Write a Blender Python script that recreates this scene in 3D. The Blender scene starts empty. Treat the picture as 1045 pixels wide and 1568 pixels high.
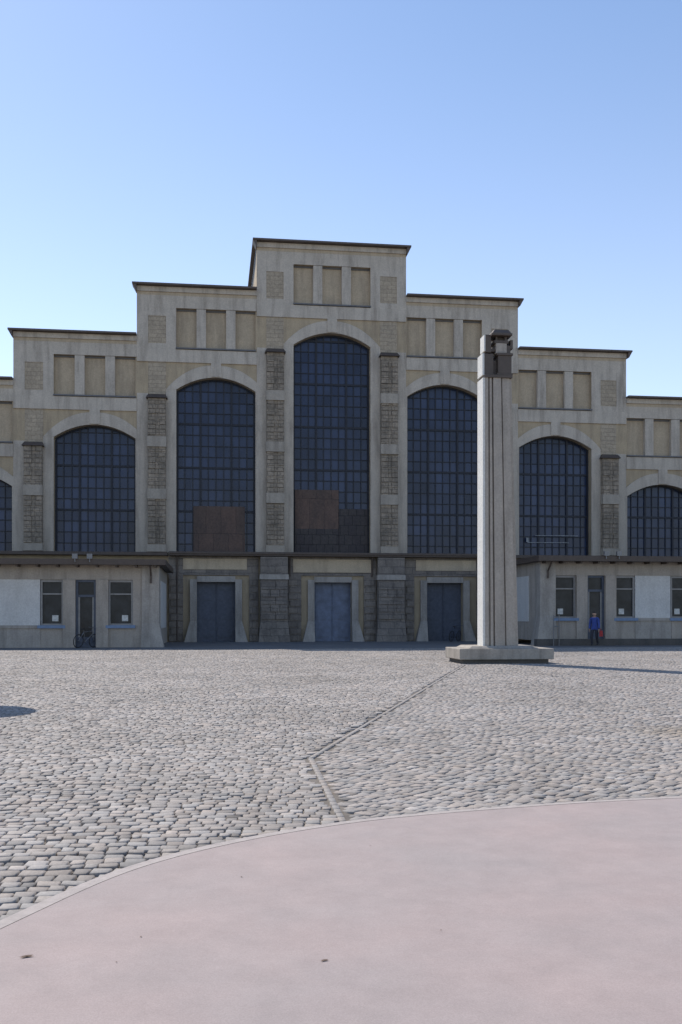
import bpy, bmesh, math, random
import numpy as np
from mathutils import Vector, Matrix, Euler
random.seed(7); rng=np.random.default_rng(7)
scene=bpy.context.scene
COL=scene.collection
# ------------------------------------------------------------------ materials
def new_mat(name):
    m=bpy.data.materials.new(name); m.use_nodes=True
    nt=m.node_tree; b=nt.nodes["Principled BSDF"]
    return m,nt,b
def N(nt,t,**k):
    n=nt.nodes.new(t)
    for a,v in k.items(): setattr(n,a,v)
    return n
def mixc(nt,fac,a,b,blend='MIX'):
    n=N(nt,'ShaderNodeMix',data_type='RGBA',blend_type=blend)
    for s,v in ((0,fac),(6,a),(7,b)):
        if isinstance(v,(int,float)): n.inputs[s].default_value=v
        elif isinstance(v,tuple): n.inputs[s].default_value=v if len(v)==4 else (*v,1)
        else: nt.links.new(v,n.inputs[s])
    return n.outputs[2]
def noise(nt,vec,scale,detail=4,rough=.55):
    n=N(nt,'ShaderNodeTexNoise'); n.inputs['Scale'].default_value=scale
    n.inputs['Detail'].default_value=detail; n.inputs['Roughness'].default_value=rough
    nt.links.new(vec,n.inputs['Vector']); return n.outputs[0]
def ramp(nt,fac,p0,p1,c0=(0,0,0,1),c1=(1,1,1,1)):
    r=N(nt,'ShaderNodeValToRGB'); r.color_ramp.elements[0].position=p0; r.color_ramp.elements[1].position=p1
    r.color_ramp.elements[0].color=c0; r.color_ramp.elements[1].color=c1
    nt.links.new(fac,r.inputs[0]); return r.outputs[0]
def coords(nt,scale=(1,1,1)):
    t=N(nt,'ShaderNodeTexCoord'); m=N(nt,'ShaderNodeMapping'); m.inputs['Scale'].default_value=scale
    nt.links.new(t.outputs['Object'],m.inputs[0]); return m.outputs[0]
def bump(nt,b,h,strength=.4,dist=.02):
    n=N(nt,'ShaderNodeBump'); n.inputs['Strength'].default_value=strength; n.inputs['Distance'].default_value=dist
    nt.links.new(h,n.inputs['Height']); nt.links.new(n.outputs[0],b.inputs['Normal'])
def plaster(name,c1,c2,stain=(.12,.10,.08),stain_amt=.5,rough=.9,scale=1.5,bumps=.35,base_dark=0.0):
    m,nt,b=new_mat(name); v=coords(nt); 
    a=ramp(nt,noise(nt,v,scale,6,.6),.35,.65)
    col=mixc(nt,a,c1,c2)
    vs=coords(nt,(1.6,1.6,.22))
    st=ramp(nt,noise(nt,vs,1.3,6,.65),.47,.68)
    mm=N(nt,'ShaderNodeMath',operation='MULTIPLY'); mm.inputs[1].default_value=stain_amt; nt.links.new(st,mm.inputs[0])
    col=mixc(nt,mm.outputs[0],col,stain)
    f=ramp(nt,noise(nt,v,14,5,.7),.3,.75,(.78,.78,.78,1),(1.08,1.08,1.08,1))
    col=mixc(nt,1.0,col,f,'MULTIPLY')
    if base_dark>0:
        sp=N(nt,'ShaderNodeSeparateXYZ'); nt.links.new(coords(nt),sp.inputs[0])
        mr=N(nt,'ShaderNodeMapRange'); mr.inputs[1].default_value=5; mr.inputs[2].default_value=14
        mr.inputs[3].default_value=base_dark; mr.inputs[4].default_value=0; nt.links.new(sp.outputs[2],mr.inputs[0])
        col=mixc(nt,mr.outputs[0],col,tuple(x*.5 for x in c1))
    nt.links.new(col,b.inputs['Base Color']); b.inputs['Roughness'].default_value=rough
    bump(nt,b,noise(nt,v,30,5,.7),bumps,.02)
    return m
def masonry(name,c1,c2,mortar,bw=.5,bh=.25,msize=.018,rough=.92,dark=(.1,.09,.08),dark_amt=.5):
    m,nt,b=new_mat(name); v=coords(nt)
    sp=N(nt,'ShaderNodeSeparateXYZ'); nt.links.new(v,sp.inputs[0])
    ad=N(nt,'ShaderNodeMath',operation='ADD'); nt.links.new(sp.outputs[0],ad.inputs[0]); nt.links.new(sp.outputs[1],ad.inputs[1])
    cb=N(nt,'ShaderNodeCombineXYZ'); nt.links.new(ad.outputs[0],cb.inputs[0]); nt.links.new(sp.outputs[2],cb.inputs[1])
    nz=N(nt,'ShaderNodeTexNoise'); nz.inputs['Scale'].default_value=2.5; nt.links.new(cb.outputs[0],nz.inputs[0])
    va=N(nt,'ShaderNodeVectorMath',operation='MULTIPLY_ADD'); va.inputs[1].default_value=(.12,.12,0)
    nt.links.new(nz.outputs[1],va.inputs[0]); nt.links.new(cb.outputs[0],va.inputs[2])
    br=N(nt,'ShaderNodeTexBrick'); nt.links.new(va.outputs[0],br.inputs[0]); br.inputs['Scale'].default_value=1
    br.inputs['Brick Width'].default_value=bw; br.inputs['Row Height'].default_value=bh; br.inputs['Mortar Size'].default_value=msize
    br.inputs['Color1'].default_value=(*c1,1); br.inputs['Color2'].default_value=(*c2,1); br.inputs['Mortar'].default_value=(*mortar,1)
    br.inputs['Mortar Smooth'].default_value=.3; br.inputs['Bias'].default_value=0
    st=ramp(nt,noise(nt,coords(nt,(1,1,.45)),1.2,6,.7),.40,.68)
    mm=N(nt,'ShaderNodeMath',operation='MULTIPLY'); mm.inputs[1].default_value=dark_amt; nt.links.new(st,mm.inputs[0])
    col=mixc(nt,mm.outputs[0],br.outputs[0],dark)
    f=ramp(nt,noise(nt,v,9,5,.7),.3,.75,(.72,.72,.72,1),(1.15,1.15,1.15,1))
    col=mixc(nt,1.0,col,f,'MULTIPLY')
    nt.links.new(col,b.inputs['Base Color']); b.inputs['Roughness'].default_value=rough
    inv=N(nt,'ShaderNodeMath',operation='SUBTRACT'); inv.inputs[0].default_value=1; nt.links.new(br.outputs[1],inv.inputs[1])
    bump(nt,b,inv.outputs[0],.6,.03)
    return m
def simple(name,c,rough=.6,metal=0,var=.15,scale=6):
    m,nt,b=new_mat(name); v=coords(nt)
    f=ramp(nt,noise(nt,v,scale,5,.6),.3,.7,(*[x*(1-var) for x in c],1),(*[min(1,x*(1+var)) for x in c],1))
    nt.links.new(f,b.inputs['Base Color']); b.inputs['Roughness'].default_value=rough; b.inputs['Metallic'].default_value=metal
    return m
M={}
M['tan']=plaster('tan_render',(.53,.425,.285),(.45,.36,.245),(.24,.19,.14),.55,base_dark=.5)
M['panel']=plaster('panel_render',(.56,.455,.32),(.49,.40,.285),(.30,.24,.175),.5)
M['trim']=plaster('pale_trim',(.61,.54,.45),(.54,.48,.40),(.29,.245,.20),.68,base_dark=.38)
M['quoin']=plaster('quoin_blocks',(.47,.415,.345),(.40,.355,.295),(.21,.18,.15),.65,scale=3,base_dark=.3)
M['rubble']=masonry('weathered_masonry',(.42,.345,.265),(.31,.26,.20),(.20,.17,.14),.38,.24,.016,dark=(.125,.11,.09),dark_amt=.75)
M['tanstone']=masonry('tan_masonry',(.52,.43,.315),(.44,.365,.27),(.36,.295,.22),.5,.25,.012,dark=(.24,.2,.155),dark_amt=.4)
M['plinth']=masonry('plinth_stone',(.29,.25,.21),(.22,.19,.165),(.14,.125,.11),.9,.42,.015,dark=(.09,.08,.07),dark_amt=.6)
M['plinthlight']=plaster('light_stone',(.44,.40,.35),(.37,.335,.295),(.18,.16,.14),.6)
M['gutter']=simple('brown_gutter',(.085,.063,.05),.6)
M['roof']=simple('roof_metal',(.11,.085,.07),.6)
M['roofgrey']=simple('roof_felt',(.12,.12,.12),.9)
M['sill']=simple('dark_sill',(.14,.14,.145),.6)
M['door']=simple('blue_door_paint',(.12,.15,.22),.5,var=.25,scale=3)
M['doordark']=simple('dark_door_paint',(.065,.08,.115),.5,var=.25)
M['blue']=simple('blue_sill_paint',(.15,.22,.34),.5)
M['board']=masonry('brown_board',(.15,.10,.08),(.12,.085,.07),(.07,.05,.045),.9,2.2,.012,dark=(.05,.045,.045),dark_amt=.6)
M['boarddark']=masonry('dark_board',(.075,.065,.063),(.06,.052,.055),(.03,.03,.03),.5,.6,.02,dark_amt=.3)
M['bar']=simple('window_bar',(.013,.016,.026),.6)
M['white']=plaster('white_panel',(.66,.65,.62),(.61,.60,.575),(.42,.41,.38),.3)
M['annex']=plaster('annex_plaster',(.45,.395,.335),(.39,.345,.295),(.22,.195,.165),.55)
M['frame']=simple('window_frame',(.26,.25,.24),.5)
M['sign']=simple('white_sticker',(.55,.55,.52),.5,var=.3)
M['faint']=simple('faded_sticker',(.25,.26,.27),.5,var=.4)
M['metal']=simple('grey_metal',(.18,.18,.19),.4,.6)
M['black']=simple('black_rubber',(.02,.02,.02),.7)
m,nt,b=new_mat('window_glass'); v=coords(nt,(1/.474,1,1/.66))
fl=N(nt,'ShaderNodeVectorMath',operation='FLOOR'); nt.links.new(v,fl.inputs[0])
wn=N(nt,'ShaderNodeTexWhiteNoise',noise_dimensions='3D'); nt.links.new(fl.outputs[0],wn.inputs[0])
c=ramp(nt,wn.outputs[0],0,1,(.018,.030,.070,1),(.038,.058,.12,1))
big=ramp(nt,noise(nt,coords(nt),.35,4),.35,.7,(.65,.65,.65,1),(1.2,1.2,1.2,1))
c=mixc(nt,1.0,c,big,'MULTIPLY'); nt.links.new(c,b.inputs['Base Color'])
b.inputs['Roughness'].default_value=.2; b.inputs['Specular IOR Level'].default_value=.3
bump(nt,b,wn.outputs[0],.12,.02); M['glass']=m
M['shopglass']=simple('shop_glass',(.03,.032,.035),.25,var=.5,scale=1.5)
M['shopglass'].node_tree.nodes['Principled BSDF'].inputs['Specular IOR Level'].default_value=.25
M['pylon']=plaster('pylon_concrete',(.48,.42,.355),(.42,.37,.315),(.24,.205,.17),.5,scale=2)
M['pylonlight']=plaster('pylon_light',(.80,.78,.73),(.76,.74,.70),(.6,.57,.52),.3)  # paler copy of the pylon concrete, sunlight on the left faces painted in
M['bronze']=simple('dark_bronze',(.10,.077,.062),.6,.1)
M['pbase']=plaster('plinth_concrete',(.42,.375,.32),(.36,.325,.28),(.16,.14,.12),.6,scale=2.5)
M['pdark']=plaster('plinth_dark',(.12,.11,.10),(.10,.09,.08),(.05,.05,.05),.5)
# ------------------------------------------------------------------ mesh builder
class MB:
    def __init__(s): s.v=[]; s.f=[]
    def face(s,pts):
        i=len(s.v); s.v+= [tuple(p) for p in pts]; s.f.append(tuple(range(i,i+len(pts))))
    def box(s,x0,x1,y0,y1,z0,z1):
        if x1<x0: x0,x1=x1,x0
        s.frust(x0,x1,y0,y1,z0,x0,x1,y0,y1,z1)
    def frust(s,x0,x1,y0,y1,z0,X0,X1,Y0,Y1,z1):
        i=len(s.v)
        s.v+=[(x0,y0,z0),(x1,y0,z0),(x1,y1,z0),(x0,y1,z0),(X0,Y0,z1),(X1,Y0,z1),(X1,Y1,z1),(X0,Y1,z1)]
        s.f+=[(i,i+3,i+2,i+1),(i+4,i+5,i+6,i+7),(i,i+1,i+5,i+4),(i+1,i+2,i+6,i+5),(i+2,i+3,i+7,i+6),(i+3,i,i+4,i+7)]
    def cyl(s,p,q,r,n=10,r2=None):
        p=Vector(p);q=Vector(q);d=(q-p).normalized(); a=d.orthogonal().normalized(); bb=d.cross(a); r2=r if r2 is None else r2
        i=len(s.v)
        for k in range(n):
            t=2*math.pi*k/n; o=a*math.cos(t)+bb*math.sin(t)
            s.v.append(tuple(p+o*r)); s.v.append(tuple(q+o*r2))
        for k in range(n):
            k2=(k+1)%n; s.f.append((i+2*k,i+2*k2,i+2*k2+1,i+2*k+1))
        s.f.append(tuple(i+2*k for k in range(n))[::-1]); s.f.append(tuple(i+2*k+1 for k in range(n)))
    def torus(s,c,axis,R,r,n=24,m=6):
        c=Vector(c);d=Vector(axis).normalized();a=d.orthogonal().normalized();bb=d.cross(a);i=len(s.v)
        for k in range(n):
            t=2*math.pi*k/n;o=a*math.cos(t)+bb*math.sin(t)
            for j in range(m):
                w=2*math.pi*j/m; s.v.append(tuple(c+o*(R+r*math.cos(w))+d*r*math.sin(w)))
        for k in range(n):
            for j in range(m):
                s.f.append((i+k*m+j,i+((k+1)%n)*m+j,i+((k+1)%n)*m+(j+1)%m,i+k*m+(j+1)%m))
    def obj(s,name,mat,parent=None,bevel=0,smooth=False):
        me=bpy.data.meshes.new(name); me.from_pydata(s.v,[],s.f); me.update()
        bm=bmesh.new(); bm.from_mesh(me); bmesh.ops.recalc_face_normals(bm,faces=bm.faces); bm.to_mesh(me); bm.free()
        o=bpy.data.objects.new(name,me); COL.objects.link(o); me.materials.append(mat)
        if parent: o.parent=parent
        if bevel:
            md=o.modifiers.new('b','BEVEL'); md.width=bevel; md.segments=2; md.limit_method='ANGLE'
        if smooth:
            for p in me.polygons: p.use_smooth=True
        return o
class Group:
    def __init__(s,name,loc,rot=0):
        s.e=bpy.data.objects.new(name,None); COL.objects.link(s.e); s.e.location=loc; s.e.rotation_euler=(0,0,rot); s.e.empty_display_size=.5
        s.p={}
    def __getitem__(s,k):
        if k not in s.p: s.p[k]=MB()
        return s.p[k]
    def done(s,mats,bevel={}):
        for k,mb in s.p.items(): mb.obj(k,mats[k],s.e,bevel.get(k,0))
TH=math.radians(7.43); UX=Vector((math.cos(TH),math.sin(TH),0)); NX=Vector((-math.sin(TH),math.cos(TH),0))
ORI=Vector((0,60,0))-.55*UX
# ------------------------------------------------------------------ hall
H=Group('market_hall',ORI,TH)
mats={'walls':M['tan'],'recessed_panels':M['panel'],'pale_trim':M['trim'],'quoins':M['quoin'],'buttresses':M['rubble'],'masonry_squares':M['tanstone'],
 'glass':M['glass'],'glazing_bars':M['bar'],'roof_edges':M['roof'],'panel_sills':M['sill'],'gutter':M['gutter'],'plinth':M['plinth'],
 'plinth_light_stones':M['plinthlight'],'doors':M['door'],'side_doors':M['doordark'],'boards':M['board'],'dark_boards':M['boarddark'],
 'buttress_caps':M['gutter'],'roofs':M['roofgrey'],'downpipes':M['gutter'],'window_stickers':M['faint'],'door_lintel_panels':M['panel']}
ZB=5.25
def arc(c,hw,sp,ap,n=20,e=2.0):
    out=[]
    for i in range(n+1):
        t=-1+2*i/n; out.append((c+hw*t, sp+(ap-sp)*(1-abs(t)**e)))
    return out
def bay(b0,b1,T,c,ap,door=None,pil=('L','R')):
    hw=2.37; w0,w1=c-hw,c+hw; sp=ap-.78
    W=H['walls']
    W.box(b0,w0,0,.8,-.1,T); W.box(w1,b1,0,.8,-.1,T)
    if door:
        d0,d1=door
        W.box(w0,d0,0,.8,-.1,ZB-.003); W.box(d1,w1,0,.8,-.1,ZB-.003); W.box(d0,d1,0,.8,3.6,ZB-.003)
        k='doors' if abs(c)<1 else 'side_doors'
        D=H[k]; D.box(d0,(d0+d1)/2-.015,.45,.55,-.05,3.6); D.box((d0+d1)/2+.015,d1,.45,.55,-.05,3.6)
        H['side_doors' if k=='doors' else 'doors'].box(d0+.01,d1-.01,.6,.64,-.05,3.59)
        for (a,bq) in ((d0,(d0+d1)/2),((d0+d1)/2,d1)):
            for z0,z1 in ((.25,1.2),(1.35,2.35),(2.5,3.4)): D.box(a+.12,bq-.12,.42,.45,z0,z1)
        L=H['plinth_light_stones']
        for sx,x in ((-1,d0),(1,d1)):
            xa,xb=(x-.4,x-.003) if sx<0 else (x+.003,x+.4)
            L.box(xa,xb,-.2,.3,1.25,3.75)
            xo=x+sx*.75
            if sx<0: L.frust(xo,x-.003,-.55,.3,-.05,xa,xb,-.22,.3,1.25)
            else: L.frust(x+.003,xo,-.55,.3,-.05,xa,xb,-.22,.3,1.25)
        L.box(d0,d1,-.14,.3,3.6,3.95)
    else: W.box(w0,w1,0,.8,-.1,ZB-.003)
    A=arc(c,hw,sp,ap)
    for (x0,z0),(x1,z1) in zip(A[:-1],A[1:]):
        W.face([(x0,0,z0),(x1,0,z1),(x1,0,T-3.7),(x0,0,T-3.7)])
        W.face([(x0,0,z0),(x0,.8,z0),(x1,.8,z1),(x1,0,z1)])
    W.box(w0,w1,.3,.8,T-3.7,T-1.25)
    W.face([(w0,0,T-3.7),(w1,0,T-3.7),(w1,.3,T-3.7),(w0,.3,T-3.7)])
    H['recessed_panels'].box(w0,w1,.26,.297,T-3.69,T-1.26)
    W.box(w0,w1,0,.8,T-1.25,T)
    Tm=H['pale_trim']; Q=H['quoins']
    pw=(2*hw-2*.56)/3
    for i in (1,2):
        x=w0+i*pw+(i-1)*.56
        Tm.box(x,x+.56,-.03,.26,T-3.62,T-1.27)
    S=H['panel_sills']; S.box(w0-.02,w1+.02,-.14,.28,T-3.70,T-3.62)
    for i in range(3):
        x=w0+i*(pw+.56); S.box(x+.01,x+pw-.01,.2,.27,T-1.36,T-1.255)  # dark strips along the panel tops, painted recess shadow
    Tm.box(b0+.002,b1-.002,-.05,.01,T-1.25,T-.52)
    Tm.box(b0+.002,b1-.002,-.12,.01,T-.32,T-.02)
    H['recessed_panels'].box(b0+.002,b1-.002,-.04,.01,T-.52,T-.32)
    Tm.box(b0+.004,b1-.004,-.08,.01,T-4.5,T-3.74)
    O=arc(c,hw+.6,sp,ap+.72,e=2.3)
    for (p,q,r,s) in zip(A[:-1],A[1:],O[1:],O[:-1]):
        Tm.face([(p[0],-.06,p[1]),(q[0],-.06,q[1]),(r[0],-.06,r[1]),(s[0],-.06,s[1])])
        Tm.face([(s[0],-.06,s[1]),(r[0],-.06,r[1]),(r[0],0,r[1]),(s[0],0,s[1])])
        Tm.face([(p[0],-.06,p[1]),(q[0],-.06,q[1]),(q[0],.1,q[1]-.001),(p[0],.1,p[1]-.001)])
    Tm.box(c-.3,c+.3,-.12,0.0,ap+.03,T-4.5)
    for s,x in ((-1,w0),(1,w1)):
        haspil=(s<0 and 'L' in pil) or (s>0 and 'R' in pil)
        xa,xb=(x-.6,x) if s<0 else (x,x+.6)
        if not haspil: xa,xb=(max(xa,b0+.002),x) if s<0 else (x,min(xb,b1-.002))
        Tm.box(xa,xb,-.05,.01,ZB+.1,sp)
        if haspil:
            Tm.box(xa,xb,-.05,.01,T-3.74,T-1.25)
            e0,e1=(x-1.65,x-.6) if s<0 else (x+.6,x+1.65)
            o0,o1=(b0+.003,e0) if s<0 else (e1,b1-.003)
            Tm.box(o0,o1,-.05,.01,T-3.74,T-1.25)
            Tm.box(e0,e1,-.045,.01,T-1.75,T-1.25); Tm.box(e0,e1,-.045,.01,T-3.74,T-3.4)
            H['masonry_squares'].box(e0,e1,-.02,.01,T-3.4,T-1.75)
            Tm.box(o0,o1,-.05,.01,ZB+.1,T-6.4)
            H['masonry_squares'].box(e0,e1,-.02,.01,T-6.6,T-4.5)
            cap=T-6.75
            H['buttress_caps'].frust(e0-.1,e1+.1,-.58,0,cap,e0+.02,e1-.02,-.3,0,cap+.26)
            B=H['buttresses']; B.box(e0,e1,-.40,.01,ZB+.1,cap)
            z=ZB+.6
            while z<cap-.3:
                hgt=.28+.1*random.random(); t=random.random()*.06
                B.box(e0+.02,e0+.40+t,-.44-t,-.39,z,z+hgt-.03); B.box(e1-.40+t,e1-.02,-.44-t*.6,-.39,z,z+hgt-.03)
                if random.random()<.55: B.box(e0+.43+t,e1-.43+t,-.425,-.39,z,z+hgt-.03)
                z+=hgt
            z=cap-2.9
            while z>ZB+.5:
                Q.box(e0-.03,e1+.03,-.53,.012,z,z+.6); z-=3.1
            Q.box(e0-.04,e1+.04,-.55,.012,ZB+.12,ZB+.55)
    G=H['glass']; 
    G.face([(w0,.56,ZB)]+[(w1,.56,ZB)]+[(x,.56,z) for x,z in reversed(A)])
    Bz=H['glazing_bars']
    nx=10
    def ztop(x): 
        t=(x-c)/hw; return sp+(ap-sp)*(1-t*t)
    for i in range(0,nx+1):
        x=w0+.04+(2*hw-.08)*i/nx; th=.075 if i in (0,nx) else (.06 if i in (3,7) else .026)
        Bz.box(x-th,x+th,.47 if th>.05 else .5,.55,ZB,min(ztop(min(max(x,w0),w1)),ap))
    z=ZB; j=0
    while z<ap-.15:
        hx=hw
        if z>sp: hx=hw*math.sqrt(max(0,1-(z-sp)/(ap-sp)))
        th=.06 if j%4==0 else .026
        Bz.box(c-hx,c+hx,.485 if th>.05 else .51,.548,z-th,z+th); z+=.66; j+=1
    for (p,q) in zip(A[:-1],A[1:]):
        Bz.face([(p[0],.46,p[1]),(q[0],.46,q[1]),(q[0],.46,q[1]-.1),(p[0],.46,p[1]-.1)])
STEP=[(4.6,24.2,18.85),(11.73,21.25,15.9),(18.84,18.25,12.9),(25.9,15.4,9.95),(33,12.4,7.6)]
bay(-4.6,4.6,24.2,0,18.85,door=(-1.1,1.2))
for k in range(1,5):
    xi=STEP[k-1][0]; xo,T,ap=STEP[k]
    c=xi+.07+2.37
    bay(xi,xo,T,c,ap,door=(c-1.15,c+1.15) if k==1 else None,pil=('R',))
    bay(-xo,-xi,T,-c,ap,door=(-c-1.15,-c+1.15) if k==1 else None,pil=('L',))
R=H['roof_edges']; RR=H['roofs']
for k in range(5):
    xo,T,_=STEP[k]
    if k==0:
        R.box(-xo-.25,xo+.25,-.45,.3,T,T+.1); RR.box(-xo,xo,.8,40,T-1,T-.05)
        R.box(-xo-.25,-xo+.0,.3,40,T,T+.1);R.box(xo,xo+.25,.3,40,T,T+.1)
        for s in (-1,1):
            R.frust(*((xo,xo+.05,-.4,.3,T-.4,xo,xo+.24,-.4,.3,T) if s>0 else (-xo-.05,-xo,-.4,.3,T-.4,-xo-.24,-xo,-.4,.3,T)))
        H['walls'].box(-xo,xo,39.9,40.2,0,T-.02)
    else:
        xi=STEP[k-1][0]
        for s in (-1,1):
            a,bq=(xi+.003,xo+.25) if s>0 else (-xo-.25,-xi-.003)
            R.box(a,bq,-.45,.3,T,T+.1)
            R.frust(*( (xo-.0,xo+.05,-.4,.3,T-.35,xo,xo+.24,-.4,.3,T) if s>0 else (-xo-.05,-xo,-.4,.3,T-.35,-xo-.24,-xo,-.4,.3,T)))
            a2,b2=(xi,xo) if s>0 else (-xo,-xi)
            RR.box(a2,b2,.8,40,T-1,T-.05)
            H['walls'].box(a2,b2,39.9,40.2,0,T-.02)
    for s in (-1,1):
        zlo=(STEP[k+1][1]-1) if k<4 else 0
        H['walls'].box(s*(xo-.25),s*(xo-.001),.801,40,zlo,T-.02)
Gt=H['gutter']; Gt.box(-9.8,9.8,-.62,-.0,ZB-.1,ZB+.07); Gt.box(-9.8,9.8,-.68,-.56,ZB+.0,ZB+.14)
for s in (-1,1): Gt.box(s*9.9,s*33,-.5,-.0,ZB-.1,ZB+.1)
for x in (-2.6,-9.35,2.45,9.2,-4.35,4.45):
    H['downpipes'].cyl((x,-.3,ZB-.1),(x,-.14,ZB-.9),.06)
    H['downpipes'].cyl((x,-.14,ZB-.9),(x,-.14,.1 if abs(x)>9 else ZB-1.3),.06)
P=H['plinth']
def plinthblock(x0,x1):
    P.frust(x0-.12,x1+.12,-.85,.0,-.05,x0,x1,-.6,.0,1.3); P.box(x0,x1,-.6,0,1.3,ZB-.14)
    # rusticated courses
    z=1.36; r_=0
    while z<3.4:
        xs=[x0+.02]+[x0+(x1-x0)*f for f in ((.36,.70) if r_%2 else (.55,))]+[x1-.02]
        for a,bq in zip(xs[:-1],xs[1:]): P.box(a+.015,bq-.015,-.65-.06*random.random(),-.59,z,z+.41)
        z+=.45; r_+=1
    H['plinth_light_stones'].box(x0-.05,x1+.05,-.68,0.0,3.75,4.05)
plinthblock(-4.4,-2.75); plinthblock(2.75,4.4)
for a,bq in ((-2.7,-1.9),(1.95,2.7),(-9.85,-9.0),(-5.05,-4.5),(4.5,5.1),(9.05,9.85)):
    P.box(a,bq,-.1,0.0,-.05,ZB-.13)
    z=.05; r_=0
    while z<3.8:
        P.box(a+.02+.1*(r_%2),bq-.02-.1*((r_+1)%2),-.15-.04*random.random(),-.099,z,z+.38); z+=.42; r_+=1
for a,bq in ((-2.68,2.68),(-9.6,-4.5),(4.5,9.6)):
    P.box(a,bq,-.105,0,4.0,ZB-.125)
H['door_lintel_panels'].box(-2.4,2.4,-.15,-.1,4.2,5.0)
for s in (-1,1): H['door_lintel_panels'].box(s*5.2,s*9,-.15,-.1,4.35,5.0)
Bo=H['boards']; Bd=H['dark_boards']
Bo.box(-2.25,.45,.38,.46,ZB+.1,9.3); Bd.box(.48,2.25,.38,.46,ZB+.1,8.15)
Bo.box(-8.4,-5.3,.38,.455,ZB+.1,8.2); 
Bd.box(-2.25,.45,.36,.379,ZB+.1,6.9)
Ls=H['window_stickers']
Ls.box(12.5,15.2,.36,.38,6.18,6.22); Ls.box(12.4,12.55,.36,.38,6.22,6.5); Ls.box(13.0,15.8,.36,.38,6.62,6.66)
H.done(mats,{'gutter':.02})
# ------------------------------------------------------------------ annexes
def annex(name,s,zo,sh):
    A=Group(name,ORI,TH)
    mt={'walls':M['annex'],'white_panels':M['white'],'roof':M['gutter'],'corner_pier':M['plinthlight'],'blue_sills':M['blue'],'glass':M['shopglass'],
        'window_frames':M['frame'],'door':M['doordark'],'floodlights':M['metal'],'base':M['plinthlight'],'dock':M['pdark'],'downpipe':M['gutter'],'posters':M['sign']}
    F=-9.5
    def B(k,x0,x1,y0,y1,z0,z1): A[k].box(s*x0,s*x1,y0,y1,z0+zo,z1+zo)
    E=33
    A['roof'].box(s*9.65,s*E,-10.25,-.55,4.1+zo,4.27+zo); A['roof'].box(s*9.55,s*E,-10.36,-10.25,4.08+zo,4.36+zo)
    A['roof'].box(s*9.55,s*9.65,-10.25,-.6,4.08+zo,4.36+zo)
    for i in range(24):
        x=10+i*.95; B('roof',x,x+.1,-10.2,-9.5,3.98,4.1)
    B('walls',9.95,E,F,F+.3,3.37,4.1)
    B('walls',9.95,10.25,F+.85,0,-.1,4.1)
    B('white_panels',9.92,9.949,-7.6,-2.0,.9,3.4)
    x0,x1=9.9,10.75
    p=A['corner_pier']
    a0,a1=sorted((s*(x0-.25),s*(x1+.05))); b0,b1=sorted((s*x0,s*x1))
    p.frust(a0,a1,F-.3,F+.8,-.1,b0,b1,F-.1,F+.8,1.2+zo); p.box(b0,b1,F-.1,F+.8,1.2+zo,4.09+zo)
    B('walls',10.75,11.2+sh,F+.02,F+.3,-.1,3.37)
    def win(x0,x1,frame='window_frames'):
        B('walls',x0,x1,F,F+.3,-.1,.95); B('blue_sills',x0-.12,x1+.12,F-.13,F+.05,.95,1.1)
        B('glass',x0+.02,x1-.02,F+.2,F+.22,1.1,3.36)
        for a,b2 in ((x0,x0+.09),(x1-.09,x1)): B(frame,a,b2,F+.1,F+.25,1.1,3.37)
        B(frame,x0+.09,x1-.09,F+.1,F+.25,3.25,3.37); B(frame,x0+.09,x1-.09,F+.1,F+.25,1.1,1.18); B(frame,x0+.09,x1-.09,F+.12,F+.24,2.62,2.69)
        B('posters',x0+.25,x0+.55,F+.17,F+.19,1.3,1.6)
    win(11.2+sh,12.4+sh)
    B('walls',12.4+sh,13+sh,F-.12,F+.3,-.1,3.365)
    d0,d1=13+sh,14+sh
    B('door',d0,d0+.12,F+.1,F+.25,-.05,3.37);B('door',d1-.12,d1,F+.1,F+.25,-.05,3.37);B('door',d0+.12,d1-.12,F+.1,F+.25,2.5,2.62);B('door',d0+.12,d1-.12,F+.12,F+.24,-.05,.5)
    B('door',d0+.12,d1-.12,F+.1,F+.25,3.25,3.37)
    B('window_frames',d0+.12,d0+.2,F+.13,F+.23,.5,2.5);B('window_frames',d1-.2,d1-.12,F+.13,F+.23,.5,2.5)
    B('glass',d0+.12,d1-.12,F+.2,F+.22,.5,3.3)
    B('walls',14+sh,14.6+sh,F-.12,F+.3,-.1,3.365)
    win(14.6+sh,15.7+sh)
    x=15.7+sh
    while x<E-3.5:
        B('white_panels',x+.02,x+2,F+.03,F+.3,1.1,3.37); B('base',x,x+2.02,F-.03,F+.3,-.1,.95); B('base',x,x+2.0,F-.08,F+.3,.95,1.1)
        win(x+2.05,x+3.3); x+=3.3
    B('walls',x,E,F,F+.3,-.1,3.37)
    B('dock',10.8,E-.2,F+2.6,F+2.8,0,4)
    if zo>0.1: A['dock'].box(s*9.6,s*E,F-.5,F-.31,-.1,zo); A['dock'].box(s*9.6,s*E,F-.31,F+.0,-.1,zo-.01)
    for xx in (13.2,13.9,20):
        B('floodlights',xx-.13,xx+.13,-10.5,-10.37,4.36,4.6); B('floodlights',xx-.02,xx+.02,-10.45,-10.4,4.2,4.4)
    A['downpipe'].cyl((s*10.3,-10.3,4.1+zo),(s*10.3,-9.7,3.6+zo),.05); A['downpipe'].cyl((s*10.3,-9.7,3.6+zo),(s*10.3,-9.68,3.2+zo),.05)
    if s>0:
        for x in (10.45,10.75): A['floodlights'].cyl((x,-10.1,0),(x,-10.1,1.25+zo),.025)
        for z in (.7,1.2): A['floodlights'].cyl((10.45,-10.1,z+zo*.9),(10.75,-10.1,z+zo*.9),.02)
    A.done(mt)
annex('annex_building',-1,0,0); annex('annex_building.001',1,.35,-.5)
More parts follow.
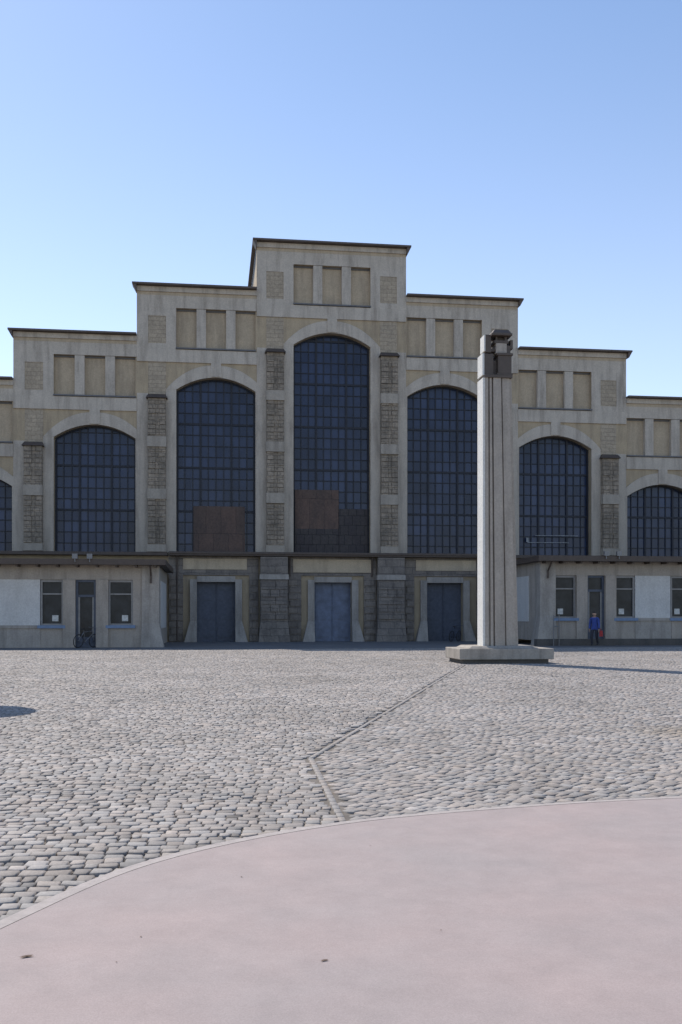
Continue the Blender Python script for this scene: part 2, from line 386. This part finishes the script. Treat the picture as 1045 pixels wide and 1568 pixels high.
# ------------------------------------------------------------------ pylon
PY=Group('monument_pylon',(3.88,32.0,0),TH)
pm={'plinth_slab':M['pbase'],'plinth_foot':M['pdark'],'shaft':M['pylon'],'shaft_side':M['pylonlight'],'crown':M['bronze'],'crown_light':M['pylonlight']}
PY['plinth_slab'].box(0,3.2,0,2.0,.14,.5); PY['plinth_foot'].box(.12,3.05,.12,1.9,-.05,.14)
PY['plinth_slab'].frust(.35,2.75,.2,1.9,.503,.5,2.6,.3,1.8,.58)
def shaft(x0,x1,X0,X1,y0,y1,z0,z1,k='shaft'): PY[k].frust(x0,x1,y0,y1,z0,X0,X1,y0,y1,z1)
def sx(f,top): return .98+f*(.92 if top else 1.16)
Z0,Z1=.56,9.5
for f0,f1,y in ((.0,.10,.42),(.10,.16,.52),(.16,.24,.44),(.24,.29,.54),(.29,.58,.42),(.58,.63,.52),(.63,.9,.45),(.9,1.0,.52)):
    shaft(sx(f0,0)+.002,sx(f1,0),sx(f0,1)+.002,sx(f1,1),y,1.1,Z0,Z1)
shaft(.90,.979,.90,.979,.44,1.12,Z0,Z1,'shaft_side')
C=PY['crown']; CL=PY['crown_light']
C.box(.95,1.9,.38,1.15,9.5,9.6); C.box(1.42,1.88,.42,1.1,9.66,10.25); C.box(.97,1.28,.5,1.1,9.6,10.32); C.box(1.28,1.42,.6,1.05,9.6,10.1)
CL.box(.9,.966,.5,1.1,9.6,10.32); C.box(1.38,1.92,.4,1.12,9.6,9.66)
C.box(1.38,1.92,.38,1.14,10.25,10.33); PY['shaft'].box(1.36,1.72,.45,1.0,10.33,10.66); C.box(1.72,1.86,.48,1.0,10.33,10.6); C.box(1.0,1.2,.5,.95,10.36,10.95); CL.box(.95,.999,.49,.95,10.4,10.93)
C.box(1.2,1.36,.55,.95,10.4,10.5); C.box(1.3,1.78,.45,1.0,10.66,10.76)
C.frust(1.2,1.86,.35,1.1,10.98,1.3,1.78,.45,1.0,11.12); C.box(1.18,1.88,.33,1.12,10.9,10.98); C.box(1.36,1.42,.5,.6,10.76,10.9); C.box(1.66,1.74,.5,.6,10.76,10.9); C.box(1.4,1.7,.6,.95,10.76,10.9)
C.box(1.86,1.95,.5,.9,10.5,10.8)
PY.done(pm,{'plinth_slab':.02,'crown':.01})
# ------------------------------------------------------------------ ground
m,nt,b=new_mat('joint_dirt'); v=coords(nt)
c=ramp(nt,noise(nt,v,3,6),.3,.7,(.11,.096,.08,1),(.19,.165,.14,1)); nt.links.new(c,b.inputs['Base Color']); b.inputs['Roughness'].default_value=1; M['dirt']=m
g=MB(); g.face([(-700,-400,-.018),(700,-400,-.018),(700,900,-.018),(-700,900,-.018)]); g.obj('ground',M['dirt'])
M['asphalt']=plaster('asphalt',(.16,.15,.145),(.20,.19,.18),(.1,.1,.1),.3,scale=.6)  # pavement coloured dark, the hall's shadow band painted into it
r=MB(); 
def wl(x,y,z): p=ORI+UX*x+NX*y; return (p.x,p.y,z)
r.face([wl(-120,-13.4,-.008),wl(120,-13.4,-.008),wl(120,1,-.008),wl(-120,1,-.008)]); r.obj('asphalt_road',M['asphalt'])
kb=Group('kerb_strip',ORI,TH); kb['kerb'].box(-120,120,-13.55,-13.4,-.1,.006); kb.done({'kerb':M['plinthlight']})
ctrl=[(-1.77,5.07),(-1.17,6.43),(0,7.5),(1.51,8.16),(2.99,8.57),(5,8.95),(8,8.9),(11,7.5),(12.5,3.5),(11,-2),(6,-6),(0,-6),(-3,-2),(-2.5,2.4)]
def catmull(P,n=14):
    out=[];L=len(P)
    for i in range(L):
        p0,p1,p2,p3=[np.array(P[(i+k-1)%L],float) for k in range(4)]
        for j in range(n):
            t=j/n; out.append(.5*((2*p1)+(-p0+p2)*t+(2*p0-5*p1+4*p2-p3)*t*t+(-p0+3*p1-3*p2+p3)*t**3))
    return np.array(out)
poly=catmull(ctrl)
tan=np.roll(poly,-1,0)-np.roll(poly,1,0); tan/=np.linalg.norm(tan,axis=1)[:,None]; nrm=np.stack([tan[:,1],-tan[:,0]],1)
if ((poly+nrm*.1-poly.mean(0))**2).sum()>((poly-poly.mean(0))**2).sum(): nrm=-nrm
inner=poly+nrm*.10
def inside(px,py,P):
    r=np.zeros(px.shape,bool);n=len(P)
    for i in range(n):
        x1,y1=P[i];x2,y2=P[(i+1)%n]
        cnd=((y1>py)!=(y2>py))&(px<(x2-x1)*(py-y1)/(y2-y1+1e-12)+x1); r^=cnd
    return r
m,nt,b=new_mat('pink_concrete'); v=coords(nt)
a=ramp(nt,noise(nt,v,.45,5,.6),.38,.62); col=mixc(nt,a,(.355,.285,.265),(.315,.27,.255))
f=ramp(nt,noise(nt,v,3,8,.75),.3,.7,(.88,.88,.88,1),(1.06,1.06,1.06,1)); col=mixc(nt,1.0,col,f,'MULTIPLY')
f=ramp(nt,noise(nt,v,160,3,.6),.3,.7,(.88,.88,.88,1),(1.1,1.1,1.1,1)); col=mixc(nt,1.0,col,f,'MULTIPLY')
f=ramp(nt,noise(nt,coords(nt,(1,.35,1)),1.1,7,.7),.55,.75,(1,1,1,1),(.88,.87,.87,1)); col=mixc(nt,1.0,col,f,'MULTIPLY')
nt.links.new(col,b.inputs['Base Color']); b.inputs['Roughness'].default_value=.85; bump(nt,b,noise(nt,v,120,4),.2,.004); M['pink']=m
tr=Group('paved_terrace',(0,0,0))
tr['surface'].face([(x,y,.022) for x,y in inner]); 
n=len(poly)
for i in range(n):
    j=(i+1)%n
    tr['edge_band'].face([(*poly[i],.018),(*poly[j],.018),(*inner[j],.024),(*inner[i],.024)])
    tr['edge_band'].face([(*poly[i],-.05),(*poly[j],-.05),(*poly[j],.018),(*poly[i],.018)])
M['edgeband']=plaster('edge_band_concrete',(.42,.37,.34),(.39,.345,.32),(.3,.26,.24),.3,scale=4)
tr.done({'surface':M['pink'],'edge_band':M['edgeband']})
SA=np.array([-.34,11.0]); SB=np.array([3.98,31.6]); SC=np.array([.05,7.3])
def sdist(x,y,a,b_):
    d=b_-a; L=np.hypot(*d); return ((x-a[0])*d[1]-(y-a[1])*d[0])/L
def segd(x,y,a,b_):
    d=b_-a; t=np.clip(((x-a[0])*d[0]+(y-a[1])*d[1])/(d@d),0,1); return np.hypot(x-a[0]-t*d[0],y-a[1]-t*d[1])
def rightside(x,y):
    return np.where(y>11,sdist(x,y,SA,SB)>0,sdist(x,y,SC,SA)>0)
def common(x,y):
    v_=(x-ORI.x)*NX.x+(y-ORI.y)*NX.y
    k=(v_<-13.62)&(y>3)&(np.abs(x)<.41*y+4)&(~inside(x,y,poly+nrm*.02))
    k&=(segd(x,y,SA,SB)>.075)&(segd(x,y,SC,SA)>.075)
    lx=(x-3.88)*UX.x+(y-32)*UX.y; ly=(x-3.88)*NX.x+(y-32)*NX.y
    k&=~((lx>.15)&(lx<3.0)&(ly>.15)&(ly<1.85))
    return k
S=[]
JW=.010
def region(cx,cy,rmin,rmax,row,wid,mask,a0,a1):
    r=rmin;k=0
    while r<rmax:
        rr=row*(1+.10*rng.standard_normal()); L=r*(a1-a0); n=int(L/wid)
        w=wid*(1+.2*rng.standard_normal(n)).clip(.6,1.6); s=np.cumsum(w)-w/2+rng.uniform(-.1,.1)
        a=a1-s/r; rw=r+.02*np.sin(s*1.3+k*.05)+.05*np.sin(s*.42+r*.35)+.004*rng.standard_normal(n)
        x=cx+rw*np.cos(a); y=cy+rw*np.sin(a)
        keep=common(x,y)&mask(x,y)
        if keep.any(): S.append(np.stack([x,y,a-math.pi/2,w-JW,np.full(n,rr-JW)],1)[keep])
        r+=rr;k+=1
region(2,-40,43,92,.112,.118,lambda x,y:~rightside(x,y),math.radians(60),math.radians(122))
region(-8,-3,8,62,.112,.115,rightside,math.radians(0),math.radians(95))
def line(a,b_,off,wid,row):
    d=b_-a;L=np.hypot(*d);u=d/L;nn=np.array([u[1],-u[0]]);n=int(L/wid);s=(np.arange(n)+.5)*wid
    x=a[0]+u[0]*s+nn[0]*off;y=a[1]+u[1]*s+nn[1]*off
    S.append(np.stack([x,y,np.full(n,math.atan2(u[1],u[0])),np.full(n,wid-.010),np.full(n,row-.012)],1))
seam0=sum(len(q) for q in S)
line(SA,SB,0,.16,.07); line(SC,SA,0,.16,.07)
St=np.concatenate(S); n=len(St); print('stones',n)
isseam=np.arange(n)>=seam0
x,y,a,w,d=St.T
ztop=.0+.0025*rng.standard_normal(n)+.006*np.sin(x*.9+y*.5)
ztop[isseam]=.002
tx,ty=rng.normal(0,.028,n),rng.normal(0,.028,n)
tx[isseam]=0; ty[isseam]=0
ca,sa=np.cos(a),np.sin(a)
V=np.zeros((n,12,3))
cor=[(-1,-1),(1,-1),(1,1),(-1,1)]
jit=rng.normal(0,.005,(n,4,2)); jit[isseam]*=.3
for i,(sx_,sy_) in enumerate(cor):
    for ring,(sc,zz) in enumerate(((1.0,None),(.98,-.006),(.84,0))):
        lx=sx_*w/2*sc+jit[:,i,0]*sc; ly=sy_*d/2*sc+jit[:,i,1]*sc
        V[:,ring*4+i,0]=x+lx*ca-ly*sa; V[:,ring*4+i,1]=y+lx*sa+ly*ca
        V[:,ring*4+i,2]=-.06 if zz is None else ztop+zz+lx*tx+ly*ty
fl=[]
for r_ in (0,4):
    for i in range(4):
        j=(i+1)%4; fl.append((r_+i,r_+j,r_+4+j,r_+4+i))
fl.append((8,9,10,11)); fl=np.array(fl)
F=(np.arange(n)[:,None,None]*12+fl[None]).reshape(-1)
me=bpy.data.meshes.new('cobblestone_paving'); me.vertices.add(n*12); me.vertices.foreach_set('co',V.reshape(-1))
nf=n*9; me.loops.add(nf*4); me.loops.foreach_set('vertex_index',F.astype(np.int32)); me.polygons.add(nf)
me.polygons.foreach_set('loop_start',np.arange(0,nf*4,4,dtype=np.int32)); me.update(calc_edges=True)
val=(.285+.038*rng.standard_normal(n)).clip(.15,.42); val[rng.random(n)<.04]*=.65; val[isseam]=.27
tint=rng.random(n)[:,None]; colr=val[:,None]*((1-tint)*np.array([1.13,.98,.86])+tint*np.array([1.03,.98,.93]))
sand=np.exp(-(((x-5.3)/1.2)**2+((y-13.3)/.9)**2)**2)[:,None]*.6; colr=colr*(1-sand)+sand*np.array([.36,.29,.21])*(val[:,None]/.30)
cc=np.ones((n,12,4)); cc[:,:,:3]=colr[:,None,:]; cc[:,:4,:3]*=.45
at=me.color_attributes.new('stone','FLOAT_COLOR','POINT'); at.data.foreach_set('color',cc.reshape(-1))
m,nt,b=new_mat('granite_setts'); at=N(nt,'ShaderNodeAttribute',attribute_name='stone'); v=coords(nt)
f=ramp(nt,noise(nt,v,45,4,.7),.3,.7,(.78,.78,.78,1),(1.17,1.17,1.17,1)); col=mixc(nt,1.0,at.outputs[0],f,'MULTIPLY')
f=ramp(nt,noise(nt,v,.35,5,.6),.3,.7,(.80,.79,.77,1),(1.12,1.11,1.10,1)); col=mixc(nt,1.0,col,f,'MULTIPLY')
nt.links.new(col,b.inputs['Base Color']); b.inputs['Roughness'].default_value=.75; b.inputs['Specular IOR Level'].default_value=.35; bump(nt,b,noise(nt,v,50,5,.7),.4,.006)
me.materials.append(m); o=bpy.data.objects.new('cobblestone_paving',me); COL.objects.link(o)
lv=MB()
for (lx,ly,sc,an) in ((-1.45,4.52,.035,.1),(-.075,4.47,.022,.1),(-.98,4.8,.01,1),(-1.02,4.45,.008,2),(.5,4.9,.008,.5),(.2,6.7,.01,2),(-.6,5.9,.012,1.9)):
    for k in range(2):
        aa=an+k*.7; u=Vector((math.cos(aa),math.sin(aa),0))*sc; w_=Vector((-u.y,u.x,0))*.3; p=Vector((lx,ly,.026))
        lv.face([p-u,p+w_+Vector((0,0,sc*.1)),p+u,p-w_])
lv.obj('fallen_leaves',simple('dry_leaf',(.16,.11,.08),.9))
# ------------------------------------------------------------------ lamp-shaped shadow caster, added unseen off frame left
L=Group('street_lamp',(-9.9,20.8,0)); L['pole'].cyl((0,0,0),(0,0,6.9),.09,12,.06); L['pole'].cyl((0,0,0),(0,0,.5),.16,12,.12)
L['reflector_disc'].cyl((0,0,7.0),(0,0,7.08),1.3,40); L['reflector_disc'].cyl((0,0,6.75),(0,0,7.0),.25,20,.5); L.done({'pole':M['metal'],'reflector_disc':M['white']})
# ------------------------------------------------------------------ bicycles
def bicycle(name,loc,rot,colr):
    Bk=Group(name,loc,rot); Bk.e.rotation_euler=(math.radians(6),0,rot)
    w=Bk['wheels']; t=Bk['frame']; R_=.34
    for x in (-.52,.52):
        w.torus((x,0,R_),(0,1,0),R_-.02,.022)
        for k in range(10):
            an=math.pi*k/10; w.cyl((x-math.cos(an)*.3,0,R_-math.sin(an)*.3),(x+math.cos(an)*.3,0,R_+math.sin(an)*.3),.003,4)
    bb_=(-.08,0,.3); st=(-.2,0,.78); hd=(.36,0,.82); hl=(.4,0,.68)
    for p,q in ((bb_,st),(st,hd),(bb_,hl),((-.52,0,R_),bb_),((-.52,0,R_),st),(hd,(.36,0,.98)),(hl,(.52,0,R_)),(hd,hl),(st,(-.23,0,.9))): t.cyl(p,q,.018,8)
    t.cyl((.36,-.27,1.0),(.36,.27,1.0),.014,8); t.torus((-.08,.03,.3),(0,1,0),.08,.012,16)
    w.box(-.36,-.12,-.06,.06,.9,.95); w.cyl((-.08,-.1,.2),(-.08,.1,.4),.012,6)
    Bk.done({'wheels':M['black'],'frame':colr})
p=ORI+UX*(-13.45)+NX*(-9.95); bicycle('bicycle',(p.x,p.y,-.008),TH+.9,M['metal'])
p=ORI+UX*7.4+NX*(-1.1); bicycle('bicycle.001',(p.x,p.y,-.008),TH+.9,M['doordark'])
# ------------------------------------------------------------------ person
def skinmesh(name,verts,edges,radii,sub=2,root=0):
    me=bpy.data.meshes.new(name); me.from_pydata(verts,edges,[]); o=bpy.data.objects.new(name,me); COL.objects.link(o)
    sk=o.modifiers.new('s','SKIN'); 
    for i,rd in enumerate(radii): me.skin_vertices[0].data[i].radius=(rd if isinstance(rd,tuple) else (rd,rd)); me.skin_vertices[0].data[i].use_root=(i==root)
    su=o.modifiers.new('u','SUBSURF'); su.levels=sub; su.render_levels=sub
    dg=bpy.context.evaluated_depsgraph_get(); nm=bpy.data.meshes.new_from_object(o.evaluated_get(dg)); bpy.data.objects.remove(o)
    o=bpy.data.objects.new(name,nm); COL.objects.link(o)
    for p_ in nm.polygons: p_.use_smooth=True
    return o
PE=bpy.data.objects.new('walking_person',None); COL.objects.link(PE); PE.location=(13.2,51.0,-.004); PE.rotation_euler=(0,0,math.radians(150))
bv=[(0,0,.95),(0,0,1.12),(0,.01,1.32),(0,0,1.45),(0,.01,1.55),(.19,0,1.42),(.25,-.05,1.14),(.25,.08,.90),(-.19,0,1.42),(-.25,.07,1.14),(-.26,.1,.9),
    (.1,0,.9),(.11,.16,.5),(.11,.06,.1),(.11,.2,.05),(-.1,0,.9),(-.11,.0,.5),(-.11,-.22,.14),(-.11,-.12,.05)]
be=[(0,1),(1,2),(2,3),(3,4),(3,5),(5,6),(6,7),(3,8),(8,9),(9,10),(0,11),(11,12),(12,13),(13,14),(0,15),(15,16),(16,17),(17,18)]
br=[(.16,.12),(.155,.115),(.18,.125),(.1,.09),.058,.08,.062,.043,.08,.062,.043,.1,.075,.055,.042,.1,.075,.055,.042]
body=skinmesh('body_clothed',bv,be,br); body.parent=PE
jk=simple('blue_jacket',(.04,.07,.27),.8); trs=simple('dark_trousers',(.035,.035,.045),.85); skn=simple('skin',(.45,.28,.2),.6,var=.05); hair=simple('dark_hair',(.03,.02,.015),.8); shoe=simple('shoes',(.02,.02,.02),.6); red=simple('red_bag',(.4,.03,.03),.7)
for mm_ in (jk,trs,skn,shoe): body.data.materials.append(mm_)
for p_ in body.data.polygons:
    z=p_.center.z
    p_.material_index = 3 if z<.1 else (0 if (z>.86 and z<1.5) else (2 if z>=1.5 else 1))
bm=bmesh.new(); bmesh.ops.create_uvsphere(bm,u_segments=24,v_segments=16,radius=.11)
for v_ in bm.verts:
    v_.co.x*=.8; v_.co.z*=1.18; 
    if v_.co.z<-.04: v_.co.x*=.85; v_.co.y*=.9
    if v_.co.y>.09 and abs(v_.co.x)<.02 and -.04<v_.co.z<.02: v_.co.y+=.022
me=bpy.data.meshes.new('head'); bm.to_mesh(me); bm.free(); hdo=bpy.data.objects.new('head',me); COL.objects.link(hdo); hdo.parent=PE; hdo.location=(0,.02,1.66)
for mm_ in (skn,hair): me.materials.append(mm_)
for p_ in me.polygons:
    p_.use_smooth=True; cz,cy=p_.center.z,p_.center.y
    p_.material_index=1 if (cz>.055 or cy<-.02 and cz>-.07) else 0
ey=MB()
for s in (-1,1): ey.torus((s*.03,.115,1.67),(0,1,0),.006,.004,8,4)
ey.box(-.022,.022,.11,.124,1.612,1.618); ey.obj('eyes_and_mouth',hair,PE)
er=MB()
for s in (-1,1): er.torus((s*.09,.02,1.66),(1,0,0),.022,.009,10,5)
er.obj('ears',skn,PE)
for s,w_ in ((1,Vector((.25,.08,.9))),(-1,Vector((-.26,.1,.9)))):
    vs=[w_,w_+Vector((0,.005,-.06)),w_+Vector((0,.012,-.1))]; es=[(0,1),(1,2)]; rs=[.028,(.02,.036),(.014,.034)]
    for k,(oy,ln) in enumerate(((-.03,.055),(-.01,.075),(.01,.08),(.03,.07))):
        i=len(vs); vs+=[w_+Vector((0,oy+.012,-.11)),w_+Vector((-s*.008,oy+.014,-.11-ln*.55)),w_+Vector((-s*.025,oy+.016,-.11-ln))]; es+=[(2,i),(i,i+1),(i+1,i+2)]; rs+=[.01,.009,.008]
    i=len(vs); vs+=[w_+Vector((-s*.01,.045,-.06)),w_+Vector((-s*.018,.06,-.1))]; es+=[(1,i),(i,i+1)]; rs+=[.012,.009]
    h=skinmesh('hand',vs,es,rs,1); h.parent=PE; h.data.materials.append(skn)
bg=MB(); bg.frust(-.42,-.28,-.1,.14,.5,-.4,-.3,-.08,.12,.8); bg.torus((-.33,.05,.84),(1,0,0),.08,.008,14,5); bg.obj('shopping_bag',red,PE)
# ------------------------------------------------------------------ camera, sun, sky
cam=bpy.data.cameras.new('Camera'); co=bpy.data.objects.new('Camera',cam); COL.objects.link(co); co.location=(0,0,1.6); co.rotation_euler=(math.pi/2,0,0)
cam.sensor_fit='VERTICAL'; cam.sensor_height=36; cam.lens=36*1500/1568; cam.shift_y=158/1568; cam.clip_end=3000; cam.clip_start=.05
scene.camera=co
EL=math.radians(50); hx,hy=-.6,.8; q=math.hypot(hx,hy); hx/=q; hy/=q
to=Vector((hx*math.cos(EL),hy*math.cos(EL),math.sin(EL)))
sl=bpy.data.lights.new('Sun','SUN'); sl.energy=4.9; sl.angle=math.radians(.5); sl.color=(1,.93,.84); so=bpy.data.objects.new('Sun',sl); COL.objects.link(so); so.rotation_euler=to.to_track_quat('Z','Y').to_euler()
w=bpy.data.worlds.new('World'); scene.world=w; w.use_nodes=True; nt=w.node_tree
sky=nt.nodes.new('ShaderNodeTexSky'); sky.sky_type='NISHITA'; sky.sun_disc=False; sky.sun_elevation=EL; sky.sun_rotation=math.atan2(hx,hy)%(2*math.pi)
sky.air_density=1.0; sky.dust_density=.3; sky.ozone_density=1.6
tc=nt.nodes.new('ShaderNodeTexCoord'); sp=nt.nodes.new('ShaderNodeSeparateXYZ'); nt.links.new(tc.outputs['Generated'],sp.inputs[0])
mr=nt.nodes.new('ShaderNodeMapRange'); mr.interpolation_type='SMOOTHERSTEP'; mr.inputs[1].default_value=-.1; mr.inputs[2].default_value=.7; mr.inputs[3].default_value=1; mr.inputs[4].default_value=0
nt.links.new(sp.outputs[2],mr.inputs[0])
hz=mixc(nt,mr.outputs[0],(.1,.3,.8),(2.2,2.1,2.4)); ad=mixc(nt,1.0,sky.outputs[0],hz,'ADD')
bgd=nt.nodes['Background']; nt.links.new(ad,bgd.inputs[0]); bgd.inputs[1].default_value=.145
scene.view_settings.view_transform='Standard'; scene.view_settings.look='None'; scene.view_settings.exposure=0
